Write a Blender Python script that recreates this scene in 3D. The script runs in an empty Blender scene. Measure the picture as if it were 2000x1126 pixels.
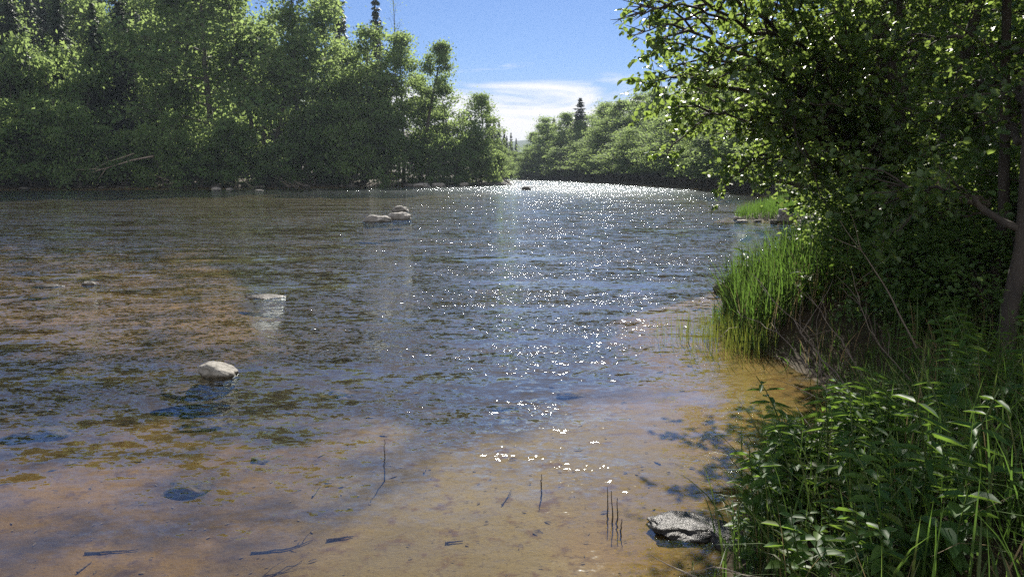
import bpy, math, random
import numpy as np
from mathutils import Vector, noise as mnoise

# ------------------------------------------------------------------ basics
SC = bpy.context.scene
COL = SC.collection
F, CX, CY, HORIZ, EYE = 1450.0, 1000.0, 563.0, 335.0, 1.8
PITCH = math.atan((CY - HORIZ) / F)
SUN_EL, SUN_AZ = math.radians(36.5), math.radians(6.5)

def ray(px, py):
    a, b = (px - CX) / F, (CY - py) / F
    c, s = math.cos(PITCH), math.sin(PITCH)
    return np.array([a, c + s * b, -s + c * b])

def at(px, py, z=0.0):
    d = ray(px, py)
    t = (z - EYE) / d[2]
    return np.array([0, 0, EYE]) + d * t

def at_y(px, py, Y):
    d = ray(px, py)
    return np.array([0, 0, EYE]) + d * (Y / d[1])

def unit(v):
    return v / (np.linalg.norm(v, axis=-1, keepdims=True) + 1e-12)

def smooth(x, a, b):
    t = np.clip((x - a) / (b - a), 0, 1)
    return t * t * (3 - 2 * t)

class MB:
    """collects quads into one mesh"""
    def __init__(self):
        self.v, self.f, self.n = [], [], 0
    def add(self, V, Q):
        self.v.append(np.asarray(V, float)); self.f.append(np.asarray(Q, int) + self.n); self.n += len(V)
    def mesh(self, name, mat, smooth_shade=False):
        V = np.concatenate(self.v); Q = np.concatenate(self.f)
        me = bpy.data.meshes.new(name)
        me.vertices.add(len(V)); me.vertices.foreach_set('co', V.astype(np.float32).ravel())
        me.loops.add(Q.size); me.loops.foreach_set('vertex_index', Q.astype(np.int32).ravel())
        me.polygons.add(len(Q))
        me.polygons.foreach_set('loop_start', np.arange(0, Q.size, 4, dtype=np.int32))
        me.polygons.foreach_set('loop_total', np.full(len(Q), 4, dtype=np.int32))
        if smooth_shade:
            me.polygons.foreach_set('use_smooth', np.ones(len(Q), dtype=bool))
        me.update(calc_edges=True)
        if mat: me.materials.append(mat)
        return me

def obj(name, me, parent=None):
    o = bpy.data.objects.new(name, me); COL.objects.link(o)
    if parent: o.parent = parent
    return o

def tag(o, label=None, cat=None, group=None, kind=None):
    if label: o['label'] = label
    if cat: o['category'] = cat
    if group: o['group'] = group
    if kind: o['kind'] = kind
    return o

def empty(name, loc=(0, 0, 0)):
    o = bpy.data.objects.new(name, None); COL.objects.link(o); o.location = tuple(loc)
    o.empty_display_size = .2
    return o

def copy_tree(o, parent=None):
    c = o.copy(); COL.objects.link(c)
    if parent: c.parent = parent
    for ch in list(o.children):
        copy_tree(ch, c)
    return c

def tube(P, R, n=6, cap=False):
    P = np.asarray(P, float); k = len(P); R = np.broadcast_to(np.asarray(R, float), (k,))
    T = np.gradient(P, axis=0); T = unit(T)
    ref = np.array([0.13, 0.31, 1.0]) if abs(T[0][2]) < .8 else np.array([1.0, .17, .1])
    S = unit(np.cross(T, ref)); U = np.cross(S, T)
    a = np.linspace(0, 2 * math.pi, n, endpoint=False)
    V = P[:, None, :] + R[:, None, None] * (np.cos(a)[None, :, None] * S[:, None, :] + np.sin(a)[None, :, None] * U[:, None, :])
    V = V.reshape(-1, 3)
    i = np.arange(k - 1)[:, None] * n; j = np.arange(n)[None, :]; j2 = (j + 1) % n
    Q = np.stack([i + j, i + j2, i + n + j2, i + n + j], -1).reshape(-1, 4)
    return V, Q

def leaf6(P, D, N, L, W, fold=.18, curl=.12):
    D = unit(D); N = unit(N - D * (N * D).sum(-1, keepdims=True)); S = np.cross(N, D)
    L = L[:, None]; W = W[:, None]
    V = np.stack([P,
                  P + D * L * .28 + S * W * .46 + N * W * fold,
                  P + D * L * .66 + S * W * .42 + N * (W * fold - L * curl * .4),
                  P + D * L - N * L * curl,
                  P + D * L * .66 - S * W * .42 + N * (W * fold - L * curl * .4),
                  P + D * L * .28 - S * W * .46 + N * W * fold], 1).reshape(-1, 3)
    b = np.arange(len(P))[:, None] * 6
    Q = np.concatenate([b + np.array([[0, 5, 4, 3]]), b + np.array([[0, 3, 2, 1]])], 0)
    return V, Q

def leaf4(P, D, N, L, W):
    D = unit(D); N = unit(N - D * (N * D).sum(-1, keepdims=True)); S = np.cross(N, D)
    L = L[:, None]; W = W[:, None]
    V = np.stack([P - D * L * .5, P + S * W * .5 - N * W * .15, P + D * L * .5, P - S * W * .5 - N * W * .15], 1).reshape(-1, 3)
    Q = np.arange(len(P))[:, None] * 4 + np.arange(4)[None, :]
    return V, Q

def rot_rand(rng, n, up=1.0, sd=.6):
    N = rng.normal(0, sd, (n, 3)); N[:, 2] += up
    return unit(N)

# ------------------------------------------------------------------ materials
def newmat(name):
    m = bpy.data.materials.new(name); m.use_nodes = True
    nt = m.node_tree; nt.nodes.clear()
    return m, nt, nt.nodes, nt.links

def ramp(nt, fac, stops, interp='LINEAR'):
    r = nt.nodes.new('ShaderNodeValToRGB'); r.color_ramp.interpolation = interp
    e = r.color_ramp.elements
    while len(e) < len(stops): e.new(.5)
    for el, (p, c) in zip(e, stops):
        el.position = p; el.color = (*c, 1) if len(c) == 3 else c
    nt.links.new(fac, r.inputs[0])
    return r.outputs[0]

def nnoise(nt, vec, scale, detail=4, rough=.55, dims='3D'):
    n = nt.nodes.new('ShaderNodeTexNoise'); n.noise_dimensions = dims
    n.inputs['Scale'].default_value = scale; n.inputs['Detail'].default_value = detail; n.inputs['Roughness'].default_value = rough
    if vec is not None: nt.links.new(vec, n.inputs['Vector'])
    return n

def nmath(nt, op, a, b=None, c=None, clamp=False):
    n = nt.nodes.new('ShaderNodeMath'); n.operation = op; n.use_clamp = clamp
    for i, x in enumerate((a, b, c)):
        if x is None: continue
        if isinstance(x, (int, float)): n.inputs[i].default_value = x
        else: nt.links.new(x, n.inputs[i])
    return n.outputs[0]

def nmix(nt, fac, a, b, mode='MIX'):
    n = nt.nodes.new('ShaderNodeMix'); n.data_type = 'RGBA'; n.blend_type = mode
    for s, x in ((0, fac), (6, a), (7, b)):
        if isinstance(x, (int, float)): n.inputs[s].default_value = x
        elif isinstance(x, tuple): n.inputs[s].default_value = (*x, 1)
        else: nt.links.new(x, n.inputs[s])
    return n.outputs[2]

def mapr(nt, v, a, b, c=0.0, d=1.0, typ='SMOOTHSTEP'):
    n = nt.nodes.new('ShaderNodeMapRange'); n.interpolation_type = typ
    nt.links.new(v, n.inputs[0])
    for i, x in enumerate((a, b, c, d)): n.inputs[i + 1].default_value = x
    return n.outputs[0]

def leaf_mat(name, cols, trans=.45, rough=.42, spec=.5, tcol=(.26, .36, .03), tmul=1.0):
    m, nt, N, L = newmat(name)
    geo = N.new('ShaderNodeNewGeometry'); oi = N.new('ShaderNodeObjectInfo')
    mixv = nmath(nt, 'ADD', nmath(nt, 'MULTIPLY', geo.outputs['Random Per Island'], .6), nmath(nt, 'MULTIPLY', oi.outputs['Random'], .4))
    c = ramp(nt, mixv, [(i / (len(cols) - 1), k) for i, k in enumerate(cols)])
    p = N.new('ShaderNodeBsdfPrincipled'); L.new(c, p.inputs['Base Color'])
    p.inputs['Roughness'].default_value = rough; p.inputs['Specular IOR Level'].default_value = spec
    t = N.new('ShaderNodeBsdfTranslucent')
    tc = nmix(nt, .72, c, tcol)
    hv = N.new('ShaderNodeHueSaturation'); L.new(tc, hv.inputs['Color']); hv.inputs['Value'].default_value = tmul
    L.new(hv.outputs[0], t.inputs['Color'])
    mx = N.new('ShaderNodeMixShader'); mx.inputs[0].default_value = trans
    L.new(p.outputs[0], mx.inputs[1]); L.new(t.outputs[0], mx.inputs[2])
    out = N.new('ShaderNodeOutputMaterial'); L.new(mx.outputs[0], out.inputs[0])
    return m

def bark_mat(name, c1, c2, scale=9):
    m, nt, N, L = newmat(name)
    tc = N.new('ShaderNodeTexCoord'); mp = N.new('ShaderNodeMapping'); mp.inputs['Scale'].default_value = (1, 1, .25)
    L.new(tc.outputs['Object'], mp.inputs[0])
    n = nnoise(nt, mp.outputs[0], scale, 6, .65)
    c = ramp(nt, n.outputs[0], [(.3, c1), (.7, c2)])
    p = N.new('ShaderNodeBsdfPrincipled'); L.new(c, p.inputs['Base Color']); p.inputs['Roughness'].default_value = .85
    b = N.new('ShaderNodeBump'); b.inputs['Strength'].default_value = .6; b.inputs['Distance'].default_value = .02
    L.new(n.outputs[0], b.inputs['Height']); L.new(b.outputs[0], p.inputs['Normal'])
    out = N.new('ShaderNodeOutputMaterial'); L.new(p.outputs[0], out.inputs[0])
    return m

def rock_mat(name, c1, c2, c3, wet=True, rough=.8, bump=.7, spec=.15):
    m, nt, N, L = newmat(name)
    tc = N.new('ShaderNodeTexCoord'); geo = N.new('ShaderNodeNewGeometry')
    n1 = nnoise(nt, tc.outputs['Object'], 3.5, 8, .65); n2 = nnoise(nt, tc.outputs['Object'], 28, 5, .7)
    c = ramp(nt, n1.outputs[0], [(.3, c1), (.52, c2), (.72, c3)])
    c = nmix(nt, .35, c, ramp(nt, n2.outputs[0], [(.35, (.05, .05, .045)), (.6, c3)]))
    sx = N.new('ShaderNodeSeparateXYZ'); L.new(geo.outputs['Position'], sx.inputs[0])
    zz = nmath(nt, 'ADD', sx.outputs[2], nmath(nt, 'MULTIPLY', nmath(nt, 'SUBTRACT', n1.outputs[0], .5), .08))
    w = mapr(nt, zz, .0, .05, 1, 0) if wet else None
    p = N.new('ShaderNodeBsdfPrincipled')
    if wet:
        dk = nmix(nt, 1.0, c, (.28, .25, .2), 'MULTIPLY')
        c = nmix(nt, w, c, dk)
        L.new(mapr(nt, w, 0, 1, rough, .42, 'LINEAR'), p.inputs['Roughness'])
    else:
        p.inputs['Roughness'].default_value = rough
    L.new(c, p.inputs['Base Color']); p.inputs['Specular IOR Level'].default_value = spec
    b = N.new('ShaderNodeBump'); b.inputs['Strength'].default_value = bump; b.inputs['Distance'].default_value = .03
    L.new(nmath(nt, 'ADD', n1.outputs[0], nmath(nt, 'MULTIPLY', n2.outputs[0], .35)), b.inputs['Height']); L.new(b.outputs[0], p.inputs['Normal'])
    out = N.new('ShaderNodeOutputMaterial'); L.new(p.outputs[0], out.inputs[0])
    return m

M = {}
M['leaf_far'] = leaf_mat('leaf_far', [(.050, .098, .040), (.078, .145, .050), (.11, .185, .062), (.15, .21, .075)], .52, .72, .08, (.38, .50, .15))
M['leaf_mid'] = leaf_mat('leaf_mid', [(.048, .10, .034), (.072, .140, .042), (.10, .170, .05)], .47, .45, .3, (.35, .47, .09))
M['leaf_near'] = leaf_mat('leaf_near', [(.048, .098, .034), (.072, .135, .042), (.10, .165, .05)], .47, .36, .5, (.33, .45, .08))
M['herb'] = leaf_mat('herb_leaf', [(.030, .075, .022), (.045, .105, .03), (.07, .14, .035), (.12, .15, .04)], .42, .5, .2, (.26, .42, .05))
M['grass'] = leaf_mat('grass_blade', [(.025, .06, .013), (.04, .085, .018), (.055, .105, .02), (.075, .12, .028), (.17, .14, .06)], .42, .48, .35, (.15, .28, .04))
M['reed'] = leaf_mat('reed_blade', [(.05, .08, .02), (.08, .11, .03), (.12, .12, .04)], .35, .5, .4, (.28, .32, .04))
M['straw'] = leaf_mat('straw', [(.16, .12, .06), (.25, .19, .10), (.32, .26, .15)], .3, .6, .2, (.3, .24, .12))
M['needle'] = leaf_mat('needles', [(.012, .030, .014), (.018, .042, .018), (.026, .052, .02)], .15, .6, .3, (.06, .1, .02))
M['bark'] = bark_mat('bark', (.035, .03, .025), (.14, .125, .105))
M['bark_dark'] = bark_mat('bark_dark', (.02, .017, .015), (.075, .062, .05))
M['dead'] = bark_mat('dead_wood', (.13, .10, .075), (.34, .29, .23), 14)
M['dead_dark'] = bark_mat('dead_wood_dark', (.07, .055, .042), (.19, .16, .125), 14)
M['stick'] = bark_mat('wet_stick', (.012, .01, .008), (.04, .032, .025), 20)
M['stem'] = leaf_mat('green_stem', [(.05, .09, .02), (.08, .12, .03)], .2, .5, .4)
M['rock_pale'] = rock_mat('pale_rock', (.15, .138, .12), (.25, .235, .205), (.35, .335, .30))
M['rock_mid'] = rock_mat('light_rock', (.17, .16, .145), (.27, .255, .23), (.38, .365, .335))
M['rock_grey'] = rock_mat('grey_rock', (.12, .115, .105), (.25, .235, .21), (.40, .38, .35))
M['rock_dark'] = rock_mat('dark_rock', (.035, .033, .03), (.075, .07, .062), (.15, .14, .125))
M['rock_wet'] = rock_mat('wet_rock', (.012, .011, .010), (.025, .023, .021), (.055, .052, .048), wet=False, rough=.33, bump=.6, spec=.12)
M['rock_sunk'] = rock_mat('sunken_rock', (.022, .019, .013), (.042, .036, .024), (.07, .058, .038), wet=False)
M['silt_stick'] = bark_mat('silted_stick', (.04, .031, .02), (.11, .085, .055), 25)

# ------------------------------------------------------------------ terrain
RIVER = np.array([(-150, -30), (-80, -10), (-20, -3), (-3, .3), (.25, 1.4), (.85, 2.8), (1.08, 3.4), (1.35, 3.9), (1.8, 4.5), (2.35, 5.3), (2.7, 6.2),
    (2.62, 7.0), (2.45, 7.7), (2.5, 8.8), (2.9, 9.8), (3.9, 11), (5.6, 13.5), (8, 17.5), (10, 21), (12.2, 24.3), (11.2, 26), (9.6, 27.6), (8.6, 29.0), (9.6, 31), (12, 34),
    (15, 40), (18.5, 52), (20.4, 70), (19.3, 90), (16.2, 118), (11.6, 148), (9, 175), (3, 205), (-12, 235), (-45, 265),
    (-52, 250), (-20, 218), (-6, 190), (-1, 165), (-.4, 150), (-.6, 135), (-1.6, 118), (-2.8, 108), (-4.6, 102), (-8.5, 97), (-13.5, 93.5), (-22, 90),
    (-37, 84), (-54, 79), (-90, 70), (-150, 60)], float)

def river_sd(x, y):
    """signed distance to the waterline, + on land"""
    p = np.stack([np.ravel(x), np.ravel(y)], -1)
    best = np.full(len(p), 1e18); inside = np.zeros(len(p), bool)
    for a, b in zip(RIVER, np.roll(RIVER, -1, 0)):
        ab = b - a; t = np.clip(((p - a) @ ab) / (ab @ ab), 0, 1)
        d = p - a - t[:, None] * ab
        best = np.minimum(best, (d * d).sum(-1))
        c = ((a[1] > p[:, 1]) != (b[1] > p[:, 1]))
        xi = (b[0] - a[0]) * (p[:, 1] - a[1]) / ((b[1] - a[1]) + 1e-12) + a[0]
        inside ^= c & (p[:, 0] < xi)
    return (np.sqrt(best) * np.where(inside, -1, 1)).reshape(np.shape(x))

def wob(x, y, s, seed=0.0):
    return (np.sin(x * s * 1.3 + y * s * .7 + seed) + np.sin(-x * s * .8 + y * s * 1.7 + 1.7 * seed + 1) + np.sin(x * s * 2.9 - y * s * 2.3 + seed * .6 + 2) * .5) / 2.5

def terrain(x, y):
    x = np.asarray(x, float); y = np.asarray(y, float)
    d = river_sd(x, y) + .12 * wob(x, y, 1.6) * smooth(y, 2, 6)
    land = np.maximum(d, 0); wat = np.maximum(-d, 0)
    left = smooth(-x + (y - 100) * .02, -4, 10) * smooth(y, 45, 75)
    far = smooth(y, 34, 60)
    bank = (.30 + .12 * smooth(y, 6, 7.5)) * smooth(land, 0, .9) + .10 * np.minimum(land, 8)
    bank = bank * (1 - .55 * smooth(y, 24, 27) * (1 - smooth(y, 30, 33)) * (1 - smooth(x, 11, 15)))
    hill_l = np.minimum(.55 * smooth(land, 0, 4) + (.03 + .2 * smooth(-x, 38, 62)) * np.maximum(land - 5, 0), 24)
    hill_r = np.minimum(.9 * smooth(land, 0, 3) + .06 * land, 9)
    h = bank * (1 - left) * (1 - far) + hill_l * left + hill_r * far * (1 - left)
    maxd = .16 + .22 * smooth(y, 4.5, 9) + .35 * smooth(y, 10, 30)
    maxd = maxd * (1 - .62 * smooth(-x / np.maximum(y, .5) + .05 * wob(x, y, .25, 9), .16, .42) * smooth(y, 6, 9))
    dep = maxd * smooth(wat, 0, 2.6) + .02 * smooth(wat, 0, .3) 
    h = h - dep + .02 * wob(x, y, 2.1, 3) * smooth(wat, .5, 2) + .25 * wob(x, y, .35, 5) * smooth(land, 2, 8)
    return h

def tz(x, y):
    return float(terrain(np.array([x]), np.array([y]))[0])

def polar_sheet(radii, angs, zf):
    R, A = np.meshgrid(radii, angs, indexing='ij')
    X = R * np.sin(A); Y = R * np.cos(A)
    Z = zf(X, Y)
    V = np.stack([X, Y, Z], -1).reshape(-1, 3)
    nr, na = len(radii), len(angs)
    i = np.arange(nr - 1)[:, None] * na; j = np.arange(na)[None, :]; j2 = (j + 1) % na
    Q = np.stack([i + j, i + na + j, i + na + j2, i + j2], -1).reshape(-1, 4)
    return V, Q

fine = np.radians(np.linspace(-48, 48, 340)); coarse = np.radians(np.linspace(50, 310, 60))
ANG = np.concatenate([fine, coarse])
RAD = np.concatenate([[.02], np.geomspace(.6, 320, 330), np.geomspace(350, 3000, 12)])

m, nt, N, L = newmat('ground')
geo = N.new('ShaderNodeNewGeometry'); sx = N.new('ShaderNodeSeparateXYZ'); L.new(geo.outputs['Position'], sx.inputs[0])
P_ = geo.outputs['Position']
n1 = nnoise(nt, P_, .9, 6, .6); n2 = nnoise(nt, P_, 7, 6, .65); n3 = nnoise(nt, P_, 45, 3, .6)
mp = N.new('ShaderNodeMapping'); mp.inputs['Rotation'].default_value = (0, 0, math.radians(-14)); mp.inputs['Scale'].default_value = (2.2, 7, 3); L.new(P_, mp.inputs[0])
n4 = nnoise(nt, mp.outputs[0], 1, 5, .6)
sand = ramp(nt, n1.outputs[0], [(.3, (.102, .086, .044)), (.5, (.142, .122, .066)), (.7, (.172, .152, .088))])
n6 = nnoise(nt, P_, .42, 3, .5)
gx = nmath(nt, 'ADD', sx.outputs[0], nmath(nt, 'MULTIPLY', nmath(nt, 'SUBTRACT', n6.outputs[0], .5), 4.0))
gold = nmath(nt, 'MAXIMUM', mapr(nt, nmath(nt, 'MULTIPLY', gx, -1.0), .8, 2.2), mapr(nt, gx, .25, 1.3))
sand = nmix(nt, nmath(nt, 'MULTIPLY', gold, .85), sand, (.15, .098, .030))
sand = nmix(nt, mapr(nt, n2.outputs[0], .52, .68), sand, (.08, .05, .022))
sand = nmix(nt, mapr(nt, n3.outputs[0], .56, .70, 0, .7), sand, (.06, .045, .026))
sand = nmix(nt, mapr(nt, n4.outputs[0], .60, .72, 0, .6), sand, (.08, .055, .03))
n5 = nnoise(nt, P_, 1.5, 5, .6)
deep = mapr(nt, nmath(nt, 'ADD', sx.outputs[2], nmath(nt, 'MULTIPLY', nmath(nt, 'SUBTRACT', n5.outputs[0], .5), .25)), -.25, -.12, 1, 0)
deep_bed = ramp(nt, n5.outputs[0], [(.35, (.004, .004, .004)), (.5, (.008, .007, .005)), (.75, (.032, .023, .010))])  # silt and stones darkened with depth, standing in for light the water absorbs
sand = nmix(nt, nmath(nt, 'MULTIPLY', deep, .96), sand, deep_bed)
soil = ramp(nt, n2.outputs[0], [(.3, (.02, .016, .010)), (.55, (.045, .034, .02)), (.75, (.04, .06, .018))])
col = nmix(nt, mapr(nt, nmath(nt, 'ADD', sx.outputs[2], nmath(nt, 'MULTIPLY', nmath(nt, 'SUBTRACT', n2.outputs[0], .5), .12)), -.04, .015), sand, soil)
p = N.new('ShaderNodeBsdfPrincipled'); L.new(col, p.inputs['Base Color']); p.inputs['Roughness'].default_value = .9; p.inputs['Specular IOR Level'].default_value = .15
b = N.new('ShaderNodeBump'); b.inputs['Strength'].default_value = .5; b.inputs['Distance'].default_value = .03; L.new(nmath(nt, 'ADD', n2.outputs[0], nmath(nt, 'MULTIPLY', n3.outputs[0], .3)), b.inputs['Height']); L.new(b.outputs[0], p.inputs['Normal'])
out = N.new('ShaderNodeOutputMaterial'); L.new(p.outputs[0], out.inputs[0])
M['ground'] = m
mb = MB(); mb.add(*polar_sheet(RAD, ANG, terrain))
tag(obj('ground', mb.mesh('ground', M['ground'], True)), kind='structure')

# ------------------------------------------------------------------ water
m, nt, N, L = newmat('river_water')
geo = N.new('ShaderNodeNewGeometry'); P_ = geo.outputs['Position']
sx = N.new('ShaderNodeSeparateXYZ'); L.new(P_, sx.inputs[0])
def wave(scale, rot, stretch, ax, ay, detail=3, rough=.55):
    mp = N.new('ShaderNodeMapping'); mp.inputs['Rotation'].default_value = (0, 0, math.radians(rot)); mp.inputs['Scale'].default_value = (stretch, 1, 1)
    L.new(P_, mp.inputs[0])
    n = nnoise(nt, mp.outputs[0], scale, detail, rough)
    n.inputs['Distortion'].default_value = .4
    s = N.new('ShaderNodeSeparateColor'); L.new(n.outputs['Color'], s.inputs[0])
    return nmath(nt, 'MULTIPLY', nmath(nt, 'SUBTRACT', s.outputs[0], .5), ax), nmath(nt, 'MULTIPLY', nmath(nt, 'SUBTRACT', s.outputs[1], .5), ay)
w1 = wave(3.2, -27, .40, .34, .52, 2)       # long ripples of the current
w2 = wave(10, -18, .5, .95, 1.2, 3)       # mid ripples
w3 = wave(30, 8, .6, 1.25, 1.5, 2)           # fine ripples
nb = nnoise(nt, P_, .35, 3, .6)             # patches
Y_, X_ = sx.outputs[1], sx.outputs[0]
yy = nmath(nt, 'ADD', Y_, nmath(nt, 'MULTIPLY', nmath(nt, 'SUBTRACT', nb.outputs[0], .5), 4.0))
# calm backwater near the shore: along a line from (-4,3.6) to (1.5,8)
ln = nmath(nt, 'SUBTRACT', yy, nmath(nt, 'MULTIPLY', X_, .62))
amp = mapr(nt, ln, 2.6, 9.8, .08, .95)
amp = nmath(nt, 'MULTIPLY', amp, mapr(nt, Y_, 14, 60, 1.0, .85))
amp = nmath(nt, 'ADD', amp, mapr(nt, Y_, 62, 84, 0, 1.3))
mpf = N.new('ShaderNodeMapping'); mpf.inputs['Rotation'].default_value = (0, 0, math.radians(-24)); mpf.inputs['Scale'].default_value = (.16, .8, 1); L.new(P_, mpf.inputs[0])
nf = nnoise(nt, mpf.outputs[0], 1.0, 4, .6)
amp = nmath(nt, 'MULTIPLY', amp, mapr(nt, nf.outputs[0], .38, .62, .34, 1.35))
amp1 = mapr(nt, ln, 2.6, 7.8, .14, .9)
amp3 = nmath(nt, 'MULTIPLY', amp, mapr(nt, nb.outputs[0], .38, .62, .45, 1.3))
def wsum(i):
    a = nmath(nt, 'MULTIPLY', w1[i], amp1)
    a = nmath(nt, 'ADD', a, nmath(nt, 'MULTIPLY', w2[i], amp))
    return nmath(nt, 'ADD', a, nmath(nt, 'MULTIPLY', w3[i], amp3))
cx = N.new('ShaderNodeCombineXYZ'); L.new(wsum(0), cx.inputs[0]); L.new(wsum(1), cx.inputs[1]); cx.inputs[2].default_value = 1
vn = N.new('ShaderNodeVectorMath'); vn.operation = 'NORMALIZE'; L.new(cx.outputs[0], vn.inputs[0])
dt = N.new('ShaderNodeVectorMath'); dt.operation = 'DOT_PRODUCT'; L.new(vn.outputs[0], dt.inputs[0]); L.new(geo.outputs['Incoming'], dt.inputs[1])
one_c = nmath(nt, 'SUBTRACT', 1.0, nmath(nt, 'ABSOLUTE', dt.outputs['Value']), clamp=True)
frs = nmath(nt, 'ADD', nmath(nt, 'MULTIPLY', nmath(nt, 'POWER', one_c, 3.6), .965), .035)
gl = N.new('ShaderNodeBsdfGlossy'); L.new(mapr(nt, Y_, 16, 80, .026, .11), gl.inputs['Roughness']); L.new(vn.outputs[0], gl.inputs['Normal']); gl.inputs['Color'].default_value = (.86, .95, 1, 1)
tr = N.new('ShaderNodeBsdfTransparent'); tr.inputs['Color'].default_value = (.92, .85, .66, 1)
mx = N.new('ShaderNodeMixShader'); L.new(frs, mx.inputs[0]); L.new(tr.outputs[0], mx.inputs[1]); L.new(gl.outputs[0], mx.inputs[2])
out = N.new('ShaderNodeOutputMaterial'); L.new(mx.outputs[0], out.inputs[0])
M['water'] = m
mb = MB()
mb.add([(-200, -40, 0), (60, -40, 0), (60, 300, 0), (-200, 300, 0)], [[0, 1, 2, 3]])
tag(obj('river', mb.mesh('river', M['water'])), kind='structure')

# ------------------------------------------------------------------ far tree generators
def gen_broadleaf(seed, H, W, tr, cb, n1, nleaf, leaf, stems=1, sd=.38, n2=6, lean=(0, 0), near=False, up=.9, sides=6, wander=.03, flat=.6, nsd=.6):
    rng = np.random.default_rng(seed)
    wood, anchors = MB(), []
    for s in range(stems):
        az = rng.uniform(0, 6.28); off = (0 if stems == 1 else 1) * W * .22
        t = np.linspace(0, 1, 10)
        hs = H * (1 if s == 0 else rng.uniform(.7, .98))
        base = np.array([math.cos(az), math.sin(az), 0]) * (0 if stems == 1 else .12 * tr * 10)
        P = base + np.stack([lean[0] * t ** 1.3 + math.cos(az) * off * t, lean[1] * t ** 1.3 + math.sin(az) * off * t, hs * t], -1)
        P[1:, :2] += np.cumsum(rng.normal(0, wander * H / 9, (9, 2)), 0)
        P[0, 2] -= .5
        R = tr * (1 - t * .94) ** .85 / (1 if stems == 1 else 1.25); R[0] *= 1.35
        wood.add(*tube(P, R, sides))
        for i in range(n1):
            u = (i + rng.uniform(.2, .8)) / n1; tt = cb + (.98 - cb) * u
            p0 = np.array([np.interp(tt, t, P[:, k]) for k in range(3)])
            a = i * 2.4 + rng.uniform(-.6, .6) + az
            prof = (1 - u) ** .65 * min(1, .6 + 1.6 * u) + .12
            Ln = W / 2 * prof * rng.uniform(.65, 1.2) / (1 if stems == 1 else 1.3)
            el = math.radians(12 + 50 * u + rng.uniform(-14, 14)) * up
            q = np.linspace(0, 1, 6)
            d = np.array([math.cos(a) * math.cos(el), math.sin(a) * math.cos(el), math.sin(el)])
            B = p0 + q[:, None] * d * Ln; B[:, 2] += (q ** 2) * Ln * rng.uniform(-.18, .22)
            B[1:] += np.cumsum(rng.normal(0, .04 * Ln, (5, 3)), 0)
            r0 = max(.012, tr * (1 - tt) * .55)
            wood.add(*tube(B, r0 * (1 - q * .85), 4))
            anchors.append((B[2:], 1.0))
            for k in range(n2):
                q0 = rng.uniform(.25, .98); b0 = np.array([np.interp(q0, q, B[:, c]) for c in range(3)])
                a2 = a + rng.normal(0, .9); e2 = el * .6 + rng.normal(.1, .35); l2 = Ln * rng.uniform(.25, .5)
                d2 = np.array([math.cos(a2) * math.cos(e2), math.sin(a2) * math.cos(e2), math.sin(e2)])
                C = b0 + np.linspace(0, 1, 4)[:, None] * d2 * l2
                C[:, 2] -= np.linspace(0, 1, 4) ** 2 * l2 * .15
                wood.add(*tube(C, r0 * .4 * (1 - np.linspace(0, .8, 4)), 3))
                anchors.append((C[1:], 1.0))
        anchors.append((P[-2:], 1.0))
    A = np.concatenate([a for a, _ in anchors])
    fol = MB()
    if nleaf:
        idx = rng.integers(0, len(A), nleaf)
        wgt = rng.uniform(.5, 1.25, len(A))[idx]
        pos = A[idx] + rng.normal(0, 1, (nleaf, 3)) * np.array([1, 1, flat]) * sd * wgt[:, None]
        cen = np.array([0, 0, H * .5]); outw = unit(pos - cen)
        Nn = unit(rng.normal(0, nsd, (nleaf, 3)) + np.array([0, 0, .75]) + outw * .35)
        D = rng.normal(0, 1, (nleaf, 3)) + outw * .5; D[:, 2] -= .4
        sz = leaf * rng.uniform(.6, 1.25, nleaf)
        fol.add(*(leaf6(pos, D, Nn, sz, sz * .72) if near else leaf4(pos, D, Nn, sz, sz * .66)))
    return wood, fol, A

def gen_spruce(seed, H, W, tr, nw=34, sparse=1.0):
    rng = np.random.default_rng(seed); wood, fol = MB(), MB()
    t = np.linspace(0, 1, 8)
    wood.add(*tube(np.stack([t * 0, t * 0, H * t - .4], -1), tr * (1 - t * .95), 6))
    Ps, Ds, Ns, Ls, Ws = [], [], [], [], []
    for i in range(nw):
        u = (i + .5) / nw; z = H * (.06 + .92 * u)
        Lr = W / 2 * (1 - u) ** .85 * rng.uniform(.6, 1.2) + .10; z += rng.uniform(-.12, .12)
        nb = int(5 + 4 * (1 - u))
        for k in range(nb):
            if rng.uniform() > sparse: continue
            a = 2 * math.pi * k / nb + i * 1.1 + rng.normal(0, .15); ln = Lr * rng.uniform(.7, 1.1)
            q = np.linspace(0, 1, 5); droop = -.35 + .5 * u
            B = np.stack([math.cos(a) * ln * q, math.sin(a) * ln * q, z + ln * droop * q + ln * .22 * q ** 2.5], -1)
            wood.add(*tube(B, .02 * (1 - q * .8), 3))
            n = int(8 + 26 * ln / (W / 2))
            qq = rng.uniform(.08, 1, n)
            pos = np.stack([np.interp(qq, q, B[:, c]) for c in range(3)], -1) + rng.normal(0, .05, (n, 3))
            side = np.array([-math.sin(a), math.cos(a), 0]); outd = np.array([math.cos(a), math.sin(a), -.25])
            D = outd * .7 + side * rng.normal(0, .7, n)[:, None] + np.array([0, 0, -1]) * rng.uniform(0, .6, n)[:, None]
            Ps.append(pos); Ds.append(D); Ns.append(unit(rng.normal(0, .5, (n, 3)) + np.array([0, 0, .8])))
            s = (.30 + .35 * (1 - u)) * rng.uniform(.7, 1.2, n); Ls.append(s * 1.25); Ws.append(s * .45)
    fol.add(*leaf4(np.concatenate(Ps), np.concatenate(Ds), np.concatenate(Ns), np.concatenate(Ls), np.concatenate(Ws)))
    return wood, fol, None

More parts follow.
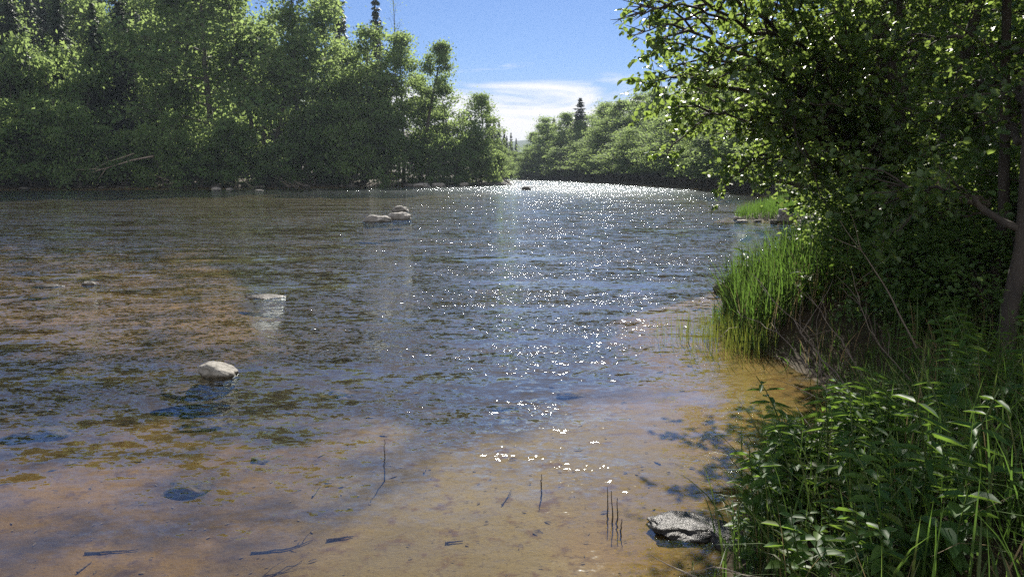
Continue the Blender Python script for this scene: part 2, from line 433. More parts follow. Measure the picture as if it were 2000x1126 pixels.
PROTO = {}
def proto(key, name, wood, fol, leafmat, barkmat, H, W, crown='crown'):
    if fol is not None and fol.n > 1000:
        V = np.concatenate(fol.v); H = np.percentile(V[:, 2], 99.7); W = 2 * np.percentile(np.hypot(V[:, 0], V[:, 1]), 93)
    root = bpy.data.objects.new(name, None)
    ch = [('trunk', wood.mesh('trunk', M[barkmat], True))]
    if fol is not None and fol.n: ch.append((crown, fol.mesh(crown, M[leafmat])))
    PROTO[key] = dict(name=name, ch=ch, H=H, W=W)

def plant(key, x, y, H, W=None, rz=None, label=None, cat='tree', group=None, name=None, z=None, tilt=(0, 0)):
    p = PROTO[key]
    o = empty(name or p['name'], (x, y, tz(x, y) if z is None else z))
    sz = H / p['H']; sxy = sz if W is None else W / p['W']
    o.scale = (sxy, sxy, sz); o.rotation_euler = (tilt[0], tilt[1], random.uniform(0, 6.28) if rz is None else rz)
    for nm, me in p['ch']: obj(nm, me, o)
    return tag(o, label, cat, group)

random.seed(5)
for i, (H, W, n1, st, cb) in enumerate([(14, 7.5, 20, 1, .18), (14, 8, 18, 1, .12), (13, 7, 12, 2, .15), (12, 8.5, 9, 3, .10), (15, 6.5, 22, 1, .25)]):
    w, f, _ = gen_broadleaf(20 + i, H, W, .17, cb, n1 + 4, 10500, .26, st, .50, n2=8)
    proto('T%d' % i, 'broadleaf_tree', w, f, 'leaf_far', 'bark', H, W)
for i, (H, W, n1, st) in enumerate([(4, 5.5, 6, 6), (4, 6, 6, 7), (5, 5, 7, 5)]):
    w, f, _ = gen_broadleaf(50 + i, H, W, .07, .06, n1, 8000, .22, st, .34, n2=4, up=.7)
    proto('B%d' % i, 'bush', w, f, 'leaf_far', 'bark', H, W)
for i, (H, W, sp) in enumerate([(18, 5, 1), (16, 4.2, .9)]):
    w, f, _ = gen_spruce(70 + i, H, W, .16, 58, sp)
    proto('S%d' % i, 'spruce_tree', w, f, 'needle', 'bark_dark', H, W)
w, f, _ = gen_broadleaf(81, 16, 5.5, .13, .3, 22, 260, .14, 1, .3, n2=7, up=1.15)
proto('DEAD', 'bare_tree', w, f, 'leaf_far', 'bark', 16, 5.5, 'foliage')
w, f, _ = gen_broadleaf(83, 11, 4.2, .26, .55, 14, 5200, .24, 1, .36, lean=(2.6, 0), n2=6)
proto('LEAN', 'leaning_tree', w, f, 'leaf_far', 'bark_dark', 11, 4.2)

# ------------------------------------------------------------------ far bank, across the river
def front(key, px, top, Y, wpx=None, label=None, cat='tree', group=None, **k):
    x = (px - CX) / F * Y
    z = tz(x, Y)
    H = EYE + (HORIZ - top) / F * Y - z
    return plant(key, x, Y, H, None if wpx is None else wpx / F * Y, label=label, cat=cat, group=group, **k)

front('B2', 22, 72, 87, 130, 'bright green bush-like tree cut by the edge of the photo, across the river')
front('B2', 160, 95, 89, 150, 'rounded bright green young tree standing alone before dark woods')
front('T2', 330, -170, 96, 230, 'tall broadleaf tree behind and beside the rounded young tree')
front('T0', 420, -150, 92, 250, 'large sunlit tree with a high crown cut off by the sky edge')
front('T3', 520, -60, 90.5, 250, 'wide spreading tree with dark arching limb inside its crown')
front('T1', 590, -70, 94, 210, 'tall pale green tree just before the row steps down toward the spruces')
front('T4', 650, 15, 99, 140, 'narrow pale tree in front of the dark spruce spire')
front('T2', 715, 75, 95, 150, 'light green tree below the two spruce spires')
front('T0', 790, 78, 98, 130, 'rounded tree beneath the bare leafless crown')
front('T4', 760, 150, 95, 120, 'mid height tree with thin upright trunk showing through pale leaves')
front('LEAN', 822, 92, 97.5, 120, 'leaning tree with bare dark trunk and small crown against the sky', rz=0.0)
front('T3', 900, 172, 101, 130, 'broad tree beside the leaning trunk, near the end of the wooded bank')
front('T1', 940, 188, 106, 100, 'last tall broadleaf tree before the river bend')
front('S0', 676, -25, 112, 70, 'dark spruce spire at the top edge rising above broadleaf crowns')
front('S1', 745, 2, 116, 56, 'slim spruce with pointed tip beside the bare leafless tree')
front('DEAD', 783, 2, 108, 90, 'nearly leafless tree with fine bare branches against blue sky')
front('T0', 700, 110, 100, 120, 'hazy green tree between the spruce spires and the waterline bushes')
front('T2', 848, 150, 104, 110, 'tree filling the gap behind the leaning trunk')
# waterside bushes across the river
gb = 'bushes overhanging the water across the river'
for i, (px, top, Y, w, lab) in enumerate([
    (-15, 225, 80.5, 150, 'shaded bush at the far edge of the photo, hanging over dark water'),
    (75, 215, 81.5, 150, 'dark bush under the rounded young tree'),
    (165, 205, 82.5, 150, 'dusky bush over the pale fallen branch'),
    (250, 222, 83.2, 130, 'low grey green bush at the end of the pale fallen branch'),
    (330, 235, 84.0, 120, 'dim bush in the gap between young tree and tall sunlit wood'),
    (395, 240, 85.5, 110, 'bush directly above two small white stones in the river'),
    (465, 235, 86.2, 110, 'bush with bright yellow green leaves catching the sun above the stones'),
    (540, 270, 88.5, 110, 'bush with twiggy roots trailing into the water'),
    (615, 235, 90.0, 120, 'silvery bush in the pale hazy part of the bank'),
    (690, 205, 91.0, 120, 'tall bush with sunny crown and shaded foot above the waterline'),
    (760, 200, 92.8, 110, 'rounded bush whose bright side faces the open river'),
    (830, 262, 95.2, 90, 'dark bush at the foot of the leaning tree'),
    (885, 240, 98.0, 90, 'bush behind the grey stones near the bank end'),
    (935, 255, 102.5, 80, 'bush leaning out over the last grey stone of the bank'),
    (968, 285, 107, 60, 'small bush at the very end of the wooded bank'),
    ]):
    front('B%d' % ((i * 2 + i // 3) % 3), px, top + [14, -16, 4, 28, -10, 22, 0, 12, -20, 6, -8, 10, 24, -4, 6][i], Y + [0, .6, -.3, 1.2, .2][i % 5], w * [.8, 1, .75, .9][i % 4], lab, 'bush', gb)
# the dark wood behind: nothing tells these apart
rs = np.random.default_rng(3)
n = 0
for row, (off, cnt) in enumerate([(10, 13), (36, 15), (48, 14), (60, 14)]):
    for i in range(cnt):
        px = -90 + (i + rs.uniform(.2, .8)) / cnt * (860 - row * (28 if row < 3 else 100))
        shore = np.interp(px, [0, 300, 640, 800, 950], [79, 84.5, 90, 93.5, 102])
        Y = shore + off + rs.uniform(-2, 2); x = (px - CX) / F * Y
        z = tz(x, Y)
        lim = np.interp(px, [-100, 560, 640, 700, 800, 860, 950], [-200, -60, 20, 70, 95, 140, 190])
        Hm = EYE + (HORIZ - lim) / F * Y - z
        if Hm < 5 or (row == 0 and px > 300): continue
        H = min(rs.uniform(14, 20) if px > 600 else rs.uniform(20, 27) + 3 * (row == 3), Hm)
        key = 'T%d' % rs.integers(0, 5) if rs.uniform() < (.78 if px > 330 else (.25 if row < 3 else 1)) else 'S%d' % rs.integers(0, 2)
        if key[0] == 'S': plant(key, x, Y, H, label='dark spruce hidden among broadleaf trees deep in the wood across the river', group='spruces deep in the far wood')
        else: plant(key, x, Y, H, label='shaded broadleaf tree deep in the wood across the river', group='trees deep in the far wood')
for i in range(34):
    u = rs.uniform(0, 1); x = -56 - 75 * u; Y = np.interp(x, [-150, -90, -54], [60, 70, 79]) + rs.uniform(3, 30)
    plant('T%d' % rs.integers(0, 5), x, Y, rs.uniform(14, 21), label='shaded broadleaf tree deep in the wood across the river', group='trees deep in the far wood')
# distance: river bend
for i, (px, top, Y) in enumerate([(955, 205, 135), (966, 232, 150), (975, 240, 160), (985, 255, 185), (998, 262, 200), (1008, 272, 240), (990, 268, 170), (962, 250, 128)]):
    front('S%d' % (i % 2), px, top, Y, None, 'dark spruce in the row stepping down to the river bend', group='spruces stepping down to the bend')
for i, (px, top, Y, w) in enumerate([(985, 292, 150, 45), (1003, 296, 190, 40), (1012, 300, 215, 45), (1024, 302, 230, 45), (1035, 290, 220, 40), (975, 285, 130, 50)]):
    front('T%d' % (i % 4), px, top, Y, w, 'small pale tree at the distant bend of the river', group='pale trees at the bend')

# ------------------------------------------------------------------ far wooded bank on the sunny side of the bend
gr_ = 'trees lining the bank beyond the glittering riffle'
lst = [(1042, 272, 180, 60), (1058, 262, 170, 70), (1082, 244, 163, 80), (1105, 236, 158, 80), (1150, 224, 148, 90), (1178, 214, 140, 90),
       (1210, 208, 130, 100), (1245, 200, 121, 110), (1280, 186, 112, 120), (1320, 178, 103, 130), (1360, 160, 96, 140), (1410, 150, 90, 150), (1465, 140, 84, 170), (1530, 120, 78, 180), (1600, 100, 72, 190)]
labs = ['feathery pale tree first in the row at the distant bend', None, None, None, 'broadleaf tree beside the dark lone spruce', None, None, None, 'full tree whose crown peaks against the cloud bank', None, None, None, None, None, None]
for i, (px, top, Y, w) in enumerate(lst):
    Y2 = Y + 6 + rs.uniform(-1, 4)
    front('T%d' % ((i * 3 + 1) % 5), px, top - 12 + rs.uniform(-8, 8), Y2, w, labs[i] or 'broadleaf tree in the even row beyond the glittering riffle', group=gr_ if not labs[i] else None)
    front('T%d' % ((i * 3 + 2) % 5), px - 16, top + 34 + rs.uniform(-8, 10), Y2 - 2, w * .8, 'broadleaf tree in the even row beyond the glittering riffle', group=gr_)
    front('T%d' % ((i * 2) % 5), px + 20, top + 12 + rs.uniform(-8, 8), Y2 + 9, w, 'broadleaf tree in the even row beyond the glittering riffle', group=gr_)
front('S0', 1130, 198, 158, 62, 'lone dark spruce standing above the pale trees beyond the riffle')
front('S1', 1080, 236, 185, 30, 'tiny spruce tip near the distant bend beyond the riffle')
for i in range(30):
    u = (i + .5) / 30
    px = 1032 + 540 * u
    Ys = np.interp(px, [1030, 1100, 1200, 1300, 1400, 1500, 1560], [175, 155, 121, 95, 74, 57, 50]) + rs.uniform(2.0, 4.0)
    top = np.interp(px, [1030, 1200, 1400, 1560], [292, 250, 225, 200]) + rs.uniform(-14, 14)
    front(['T3', 'T2', 'T1', 'T3'][i % 4], px, top, Ys, rs.uniform(70, 105) * (1 + .6 * u), 'lower leafy tree crowding the waterline beyond the riffle', 'tree', 'waterside trees beyond the riffle')

# ------------------------------------------------------------------ hill and mast
mb = MB()
xs = np.linspace(-700, 900, 60); ys = np.linspace(900, 1700, 20)
X, Y = np.meshgrid(xs, ys, indexing='ij')
Z = 95 * np.exp(-((X - 28) / 150) ** 2 - ((Y - 1300) / 220) ** 2) * .6 + 38 * np.exp(-((X + 500) / 300) ** 2 - ((Y - 1300) / 260) ** 2) + 5 * wob(X, Y, .02) - 4
i = np.arange(59)[:, None] * 20; j = np.arange(19)[None, :]
mb.add(np.stack([X, Y, Z], -1).reshape(-1, 3), np.stack([i + j, i + 20 + j, i + 21 + j, i + j + 1], -1).reshape(-1, 4))
m, nt, N, L = newmat('wooded_hill')
geo = N.new('ShaderNodeNewGeometry'); n1 = nnoise(nt, geo.outputs['Position'], .05, 6, .7)
c = ramp(nt, n1.outputs[0], [(.3, (.02, .04, .025)), (.7, (.05, .08, .04))])
p = N.new('ShaderNodeBsdfPrincipled'); L.new(c, p.inputs['Base Color']); p.inputs['Roughness'].default_value = .95; p.inputs['Specular IOR Level'].default_value = .05
out = N.new('ShaderNodeOutputMaterial'); L.new(p.outputs[0], out.inputs[0])
tag(obj('hill', mb.mesh('hill', m, True)), kind='structure')

# ------------------------------------------------------------------ rocks
def rock(name, px, py, wpx, hpx, mat, label, seed, depth=1.0, sink=.35, rz=0, z=None, pos=None, tilt=0, group=None, rough=.22, cat='rock', boxy=.8):
    p0 = at(px, py, 0) if pos is None else np.array(pos, float)
    Y = p0[1]; W = wpx / F * Y; H = hpx / F * Y
    bpyme = bpy.data.meshes.new(name)
    import bmesh
    bm = bmesh.new(); bmesh.ops.create_icosphere(bm, subdivisions=5, radius=1)
    sv = Vector((seed * 3.1, seed * 1.7, seed * .9))
    for v in bm.verts:
        c = v.co.copy()
        d = 1 + rough * 1.6 * (mnoise.noise(c * .9 + sv)) + rough * .8 * mnoise.noise(c * 2.1 + sv) + rough * .35 * mnoise.noise(c * 5 + sv) + rough * .12 * mnoise.noise(c * 13 + sv)
        q = Vector((abs(c.x) ** boxy * (1 if c.x > 0 else -1), abs(c.y) ** boxy * (1 if c.y > 0 else -1), abs(c.z) ** (boxy * 1.06) * (1 if c.z > 0 else -1)))
        v.co = q * d
    zs = [v.co.z for v in bm.verts]; xs_ = [v.co.x for v in bm.verts]; zm = max(zs); xm = (max(xs_) - min(xs_)) / 2
    tot = H / (1 - sink)
    for v in bm.verts:
        v.co = Vector((v.co.x * W / 2 / xm, v.co.y * W / 2 / xm * depth, v.co.z / zm * tot * .5))
    bm.to_mesh(bpyme); bm.free()
    for pl in bpyme.polygons: pl.use_smooth = True
    bpyme.materials.append(M[mat])
    o = obj(name, bpyme)
    base = p0[2] if z is None else z
    o.location = (p0[0], p0[1] + W * depth * .2, base + H - tot * .5)
    o.rotation_euler = (0, tilt, rz)
    return tag(o, label, cat, group)

R_ = rock
R_('boulder', 424, 733, 80, 21, 'rock_pale', 'pale smooth boulder poking out of the near water, largest light stone in the stream', 1, .8, .45, tilt=.3, rough=.11)
R_('boulder', 385, 742, 150, 4, 'rock_sunk', 'mossy sunken stone shelf beside the pale smooth boulder', 31, .7, .85, z=-.09)
R_('rock', 514, 581, 84, 5, 'rock_dark', 'low flat stone barely breaking the surface in midstream', 2, .7, .5, boxy=1.35, rough=.14)
R_('boulder', 737, 433, 56, 13, 'rock_mid', 'flat pale rock in front of the midstream cluster of three', 3, .7, .5)
R_('boulder', 783, 428, 48, 14, 'rock_mid', 'mid grey humped rock, widest at the back, of the midstream cluster', 4, .7, .5)
R_('boulder', 781, 413, 34, 12, 'rock_mid', 'rounded rock farthest back in the midstream cluster of three', 5, .8, .4)
R_('rock', 172, 556, 30, 7, 'rock_grey', 'small dark stone tip with bright top in the brown water', 6, .6, .5)
R_('rock', 92, 559, 62, 3, 'rock_dark', 'long dark stone awash beside the small stone tip', 7, .5, .6)
R_('rock', 421, 371, 20, 6, 'rock_pale', 'larger of two small white stones off the far bank', 8, .8, .4)
R_('rock', 447, 371, 13, 4, 'rock_pale', 'smaller of two white stones off the far bank', 9, .8, .4)
R_('rock', 505, 373, 17, 3, 'rock_pale', 'lone thin white stone off the far bank, toward midstream', 10, .8, .4)
R_('boulder', 823, 365, 34, 8, 'rock_grey', 'dark grey rock under the bushes, first of three at the bank end', 11, .8, .4)
R_('boulder', 857, 364, 26, 7, 'rock_grey', 'middle grey rock of three at the wooded bank end', 12, .8, .4)
R_('boulder', 907, 363, 18, 7, 'rock_grey', 'pale topped round rock nearest the point of the wooded bank', 13, .8, .4)
R_('boulder', 1028, 371, 19, 7, 'rock_dark', 'dark rock alone in the glittering water near the bend', 14, .8, .4)
R_('boulder', 1414, 570, 40, 20, 'rock_dark', 'dark jagged rock at the foot of the tall grass clump', 15, .9, .4, rough=.35)
R_('boulder', 1535, 434, 30, 22, 'rock_grey', 'tall grey boulder on the sunlit grassy spit', 16, .9, .35, z=.1, rough=.3)
R_('boulder', 1590, 440, 52, 18, 'rock_dark', 'broad flat topped dark boulder on the shore of the grassy spit', 17, .8, .4, rough=.3)
R_('boulder', 1575, 449, 34, 10, 'rock_dark', 'low dark boulder in front of the broad flat topped boulder', 18, .8, .4)
R_('rock', 1441, 429, 18, 7, 'rock_pale', 'small pale rock off the tip of the grassy spit', 19, .8, .4)
R_('rock', 1452, 433, 24, 4, 'rock_pale', 'flat pale slab lying at the tip of the grassy spit', 20, .8, .4)
R_('rock', 1481, 433, 16, 4, 'rock_dark', 'low dark stone at the water edge of the grassy spit', 21, .8, .4)
R_('rock', 1512, 437, 16, 8, 'rock_dark', 'black stone at the foot of the tall grey boulder', 22, .8, .4)
R_('boulder', 1355, 1043, 175, 16, 'rock_wet', 'wet black rock glistening at the near shore', 23, .8, .5, rough=.3)
R_('boulder', 1425, 1062, 90, 17, 'rock_wet', 'brown wet rock wedged between the glistening rock and the bank', 24, 1.0, .5)
gs_ = 'sunken stones in the shallows'
for i, (px, py, w, h, lab) in enumerate([(345, 945, 150, 24, 'dark sunken stone, largest in the clear shallows'), (990, 770, 80, 14, 'bluish sunken stone nearest the middle of the smooth water'), (1122, 750, 80, 14, 'bluish sunken stone toward the reeds'),
     (655, 748, 85, 14, 'sunken stone in the rippled water beyond the smooth shallows'), (508, 888, 60, 14, 'small sunken stone behind the largest sunken one'), (380, 810, 170, 20, 'mossy sunken stone below the pale boulder'), (60, 840, 160, 24, 'wide dark sunken stone near the edge of the photo'), (1225, 905, 30, 8, 'little sunken stone near the tree reflection')]):
    p = at(px, py, -.12); zz = tz(p[0], p[1])
    R_('sunken_stone', px, py, w, h, 'rock_sunk', lab, 40 + i, .7, .7, pos=(p[0], p[1], zz), z=min(zz - .02, -.07 - h / F * p[1]), group=gs_)

# ------------------------------------------------------------------ sticks and dead wood
def stick(name, P, r, mat, label, group=None, kinks=0.0, seed=0, cat='stick', fork=0, n=10):
    rng = np.random.default_rng(seed + 900)
    P = np.asarray(P, float)
    t = np.linspace(0, 1, len(P)); q = np.linspace(0, 1, n)
    C = np.stack([np.interp(q, t, P[:, c]) for c in range(3)], -1)
    ln = np.linalg.norm(P[-1] - P[0])
    C[1:-1] += rng.normal(0, kinks * ln / n, (n - 2, 3))
    mb = MB(); mb.add(*tube(C, r * (1 - .7 * q), 6))
    for k in range(fork):
        i = int(rng.integers(n // 3, n - 2)); d = unit(C[i + 1] - C[i]) + rng.normal(0, .55, 3); d[2] += .1
        l = ln * rng.uniform(.12, .35); qq = np.linspace(0, 1, 5)
        B = C[i] + qq[:, None] * unit(d) * l; B[1:] += np.cumsum(rng.normal(0, .03 * l, (4, 3)), 0)
        mb.add(*tube(B, r * .5 * (1 - .7 * qq), 5))
    c0 = C[0].copy()
    mb.v = [v - c0 for v in mb.v]
    o = obj(name, mb.mesh(name, M[mat], True)); o.location = tuple(c0)
    return tag(o, label, cat, group)

for i, (px, top, bot, lean, lab) in enumerate([
    (750, 858, 890, .005, 'lone upright twig in the shallows before the rippled water'),
    (1057, 925, 945, .01, 'short twig tip poking out of the shallows, apart from the cluster'),
    (1187, 950, 996, -.01, 'leftmost twig of the upright cluster in the shallows'),
    (1196, 958, 1008, -.02, 'tallest twig in the middle of the upright cluster'),
    (1205, 972, 1014, .01, 'twig beside the tallest in the upright cluster'),
    (1213, 1013, 1032, .01, 'shortest twig at the front of the upright cluster')]):
    b = at(px, bot, 0); t_ = at_y(px + lean * 100, top, b[1]); bb = b.copy(); bb[2] = tz(b[0], b[1]) - .03
    stick('twig', [bb, b, t_], .0055, 'stick', lab, 'twigs standing in the shallows', .12, i, 'twig')
for i, (pts, r, lab) in enumerate([
    ([(165, 1070), (220, 1066), (270, 1062)], .014, 'short thick sunken stick lying on the sand'),
    ([(490, 1070), (560, 1066), (610, 1050)], .013, 'sunken stick with a forked end on the sand'),
    ([(638, 1052), (690, 1049)], .018, 'stubby sunken stick at the middle of the sand'),
    ([(430, 1130), (520, 1122), (590, 1092)], .010, 'long thin curved sunken stick near the bottom edge'),
    ([(610, 960), (626, 938)], .010, 'short sunken stub standing off the sand'),
    ([(828, 922), (834, 905)], .009, 'small sunken stub pointing away to the river'),
    ([(980, 1005), (1000, 975)], .008, 'sunken twig with splayed ends among debris'),
    ([(870, 1078), (905, 1076)], .012, 'little dark sunken stick on open sand'),
    ([(150, 1110), (180, 1085)], .010, 'tiny sunken twig close to the short thick stick')]):
    P = []
    for (a, b) in pts:
        g = at(a, b, -.15); P.append([g[0], g[1], tz(g[0], g[1]) + .008])
    stick('sunken_stick', P, r * .6, 'silt_stick', lab, 'sunken sticks on the sand', .10, 30 + i, 'stick', fork=3 if i in (1, 6, 3) else 0)

def stick_px(name, pts, r, mat, lab, group=None, kinks=.1, seed=0, cat='branch', fork=4, n=14):
    return stick(name, [at_y(a, b, Y) for a, b, Y in pts], r, mat, lab, group, kinks, seed, cat, fork, n)
gd = 'dry branches leaning out from the bank'
stick_px('dry_branch', [(1760, 900, 4.6), (1600, 690, 5.8), (1470, 535, 6.8)], 0.0087, 'dead_dark', 'long straight dry branch leaning up before the tall grass', gd, .06, 1)
stick_px('dry_branch', [(1790, 680, 5.4), (1730, 560, 5.6), (1640, 430, 5.8)], 0.0074, 'dead_dark', 'dry branch leaning up through the dark undergrowth', gd, .06, 2, fork=2)
stick_px('dry_branch', [(1740, 960, 4.2), (1650, 790, 5.0), (1530, 665, 5.8), (1440, 605, 6.4)], 0.0068, 'dead_dark', 'curved dry branch arching toward the reeds', gd, .14, 3)
stick_px('dry_branch', [(1780, 920, 4.3), (1700, 800, 4.6), (1580, 720, 5.0)], 0.0068, 'dead_dark', 'forked dry branch low over the shaded water', gd, .2, 4, fork=9)
stick_px('dry_branch', [(1760, 860, 4.8), (1660, 690, 5.4), (1575, 570, 6.0)], 0.0062, 'dead_dark', 'thin dry branch behind the long straight one', gd, .08, 5, fork=5)
stick_px('dry_branch', [(1700, 830, 4.4), (1610, 780, 4.6), (1515, 740, 4.8)], 0.0043, 'dead', 'pale thin twig reaching level over the shaded water', gd, .08, 6, fork=4)
stick_px('dry_branch', [(1640, 920, 4.0), (1560, 912, 4.0), (1482, 898, 4.05)], 0.0037, 'dead', 'pale thin twig lying level above the shallows by the bank', gd, .05, 7, fork=0)
stick_px('dry_branch', [(1640, 905, 3.9), (1600, 855, 4.1), (1555, 795, 4.4)], 0.0068, 'dead', 'whitish broken stick poking out of the near herbs', gd, .05, 8, fork=0)
stick_px('dry_branch', [(1360, 1126, 3.0), (1310, 1105, 3.05), (1265, 1080, 3.1)], 0.0050, 'dead', 'pale stick at the bottom edge beside the wet black rock', gd, .05, 9, fork=0)
stick_px('dry_branch', [(1470, 1128, 2.8), (1400, 1105, 2.85), (1320, 1122, 2.9)], 0.0037, 'dead', 'thin bent twig at the bottom edge under the herbs', gd, .05, 10, fork=0)
stick_px('dry_branch', [(1790, 760, 5), (1700, 650, 5.3), (1660, 520, 5.5)], 0.0050, 'dead_dark', 'fine dry branch with many side twigs in the undergrowth', gd, .1, 11, fork=10)
gf = 'pale fallen branches across the river'
stick_px('fallen_branch', [(300, 305, 82), (245, 316, 81.5), (200, 331, 81), (148, 331, 80.5)], .10, 'dead', 'lower pale fallen branch hanging over the dark far bank', gf, .05, 21, fork=2)
stick_px('fallen_branch', [(262, 300, 82), (215, 315, 81.5), (185, 328, 81)], .07, 'dead', 'upper pale fallen branch over the dark far bank', gf, .05, 22, fork=1)
stick_px('fallen_branch', [(330, 352, 83.5), (310, 345, 83), (292, 338, 82.5)], .06, 'dead', 'short pale fallen branch low at the far waterline', gf, .05, 23, fork=1)
# gravel spit with driftwood at the end of the wooded bank
R_('gravel_bar', 958, 361, 90, 5, 'rock_dark', 'low dark gravel bar at the point of the wooded bank', 60, 1.4, .4, cat='gravel bar', rough=.3)
stick_px('drift_branch', [(998, 360, 104), (985, 352, 104), (976, 335, 104), (982, 322, 104)], .12, 'bark_dark', 'dark crooked driftwood standing on the gravel bar', None, .1, 24, fork=4)

# leaf scraps and silt debris on the sand, stones and roots along the far waterline
rl = np.random.default_rng(8)
n = 800
x = rl.uniform(-4.5, 2.2, n); y = 3.0 + 4.5 * rl.uniform(0, 1, n) ** 1.4; k = river_sd(x, y) < -.1; x, y = x[k], y[k]
P = np.stack([x, y, terrain(x, y) + .006], -1); D = rl.normal(0, 1, (len(P), 3)); D[:, 2] = 0; D[:, 0] *= 1.8
sz = rl.uniform(.008, .035, len(P)) * (1 + 1.8 * (rl.uniform(0, 1, len(P)) > .9))
mb = MB(); mb.add(*leaf6(P, D, rot_rand(rl, len(P), 1, .12), sz, sz * rl.uniform(.2, .6, len(P)), .1, .1))
tag(obj('leaf_litter', mb.mesh('leaf_litter', M['silt_stick'])), 'dark scraps of leaves and bark strewn over the sandy river bed', 'leaf litter', kind='stuff')
for i in range(20):
    px = rl.uniform(-20, 945); Y = np.interp(px, [0, 300, 640, 800, 950], [79, 84, 90, 93.2, 103]) - rl.uniform(.2, 1.6); x = (px - CX) / F * Y
    R_('shore_stone', px, 365, rl.uniform(6, 26), rl.uniform(2, 6), 'rock_dark', 'small stone at the dark waterline under the bushes across the river', 70 + i, .9, .4, pos=(x, Y, 0), group='stones along the far waterline')
for i in range(9):
    px = rl.uniform(0, 900); Y = np.interp(px, [0, 300, 640, 800, 950], [79, 84, 90, 93.2, 103]); l = rl.uniform(20, 60)
    stick_px('root', [(px, 340 - rl.uniform(0, 14), Y + 1), (px + l * .5, 352, Y - .4), (px + l, 365 + rl.uniform(-2, 3), Y - 1.6)], rl.uniform(.03, .07), 'dead' if i % 3 else 'bark_dark', 'bare root or branch trailing into the water across the river', 'roots trailing into the water across the river', .12, 200 + i, fork=5, cat='root')

# ------------------------------------------------------------------ near trees on the bank
def gen_limbs(trunks, limbs, seed, sub_n, sub_len, twig_n, leaf_n, leaf, trunk_r=.1):
    rng = np.random.default_rng(seed)
    tm = MB(); limbs_m = []
    def curve(P, n):
        P = np.asarray(P, float); s = np.concatenate([[0], np.cumsum(np.linalg.norm(np.diff(P, axis=0), axis=1))]); s /= s[-1]
        q = np.linspace(0, 1, n); C = np.stack([np.interp(q, s, P[:, c]) for c in range(3)], -1)
        for _ in range(2): C[1:-1] = (C[:-2] + 2 * C[1:-1] + C[2:]) / 4
        return C
    for P, r in trunks:
        C = curve(P, 14); C[1:-1] += rng.normal(0, .02, (12, 3))
        tm.add(*tube(C, r * (1 - .6 * np.linspace(0, 1, 14)), 10))
    Lp, Ld, Ln_ = [], [], []
    for P, r in limbs:
        C = curve(P, 14); C[1:-1] += rng.normal(0, .03, (12, 3))
        ln = np.linalg.norm(np.diff(C, axis=0), axis=1).sum()
        lm = MB(); q = np.linspace(0, 1, 14)
        lm.add(*tube(C, r * (1 - .85 * q) + .003, 7))
        T = unit(np.gradient(C, axis=0))
        for k in range(sub_n):
            u = .15 + .85 * (k + rng.uniform(0, 1)) / sub_n
            b0 = np.array([np.interp(u, q, C[:, c]) for c in range(3)]); tg = T[min(13, int(u * 13))]
            d = unit(tg * .7 + rng.normal(0, .62, 3) * np.array([1, 1, .62]) + np.array([0, 0, .06]))
            l = sub_len * (1.15 - .55 * u) * rng.uniform(.6, 1.25)
            qq = np.linspace(0, 1, 6); B = b0 + qq[:, None] * d * l; B[:, 2] -= qq ** 2 * l * rng.uniform(-.05, .3)
            B[1:] += np.cumsum(rng.normal(0, .03 * l, (5, 3)), 0)
            lm.add(*tube(B, r * .28 * (1 - .8 * qq) + .002, 4))
            for j in range(twig_n):
                v = .2 + .8 * (j + rng.uniform(0, 1)) / twig_n
                c0 = np.array([np.interp(v, qq, B[:, c]) for c in range(3)])
                d2 = unit(d * .6 + rng.normal(0, .7, 3) * np.array([1, 1, .6])); l2 = rng.uniform(.18, .42)
                e = c0 + d2 * l2; e[2] -= l2 * .1
                lm.add(*tube(np.stack([c0, (c0 + e) / 2, e]), [.003, .0022, .0012], 3))
                w = rng.uniform(.15, 1.05, leaf_n)[:, None]
                Lp.append(c0 + (e - c0) * w + rng.normal(0, .008, (leaf_n, 3)))
                Ld.append(unit(d2 * .5 + rng.normal(0, .65, (leaf_n, 3)) - np.array([0, 0, .25])))
                Ln_.append(unit(rng.normal(0, .48, (leaf_n, 3)) + np.array([0, 0, .85])))
        limbs_m.append(lm)
    fm = MB()
    Lp = np.concatenate(Lp); s = leaf * rng.uniform(.4, 1.35, len(Lp))
    fm.add(*leaf6(Lp, np.concatenate(Ld), np.concatenate(Ln_), s, s * .78, fold=.12))
    return tm, limbs_m, fm

def near_tree(name, base, trunks, limbs, seed, label, sub_n=13, sub_len=.85, twig_n=8, leaf_n=13, leaf=.06, group=None):
    tm, lm, fm = gen_limbs(trunks, limbs, seed, sub_n, sub_len, twig_n, leaf_n, leaf)
    root = empty(name, base); b = np.array(base)
    for nm, mbx, mt, sm in [('trunk', tm, 'bark_dark', True)] + [('branch', l, 'bark_dark', True) for l in lm] + [('foliage', fm, 'leaf_near', False)]:
        mbx.v = [v - b for v in mbx.v]
        obj(nm, mbx.mesh(nm, M[mt], sm), root)
    return tag(root, label, 'tree', group)

def gz(x, y): return (x, y, tz(x, y) - .1)
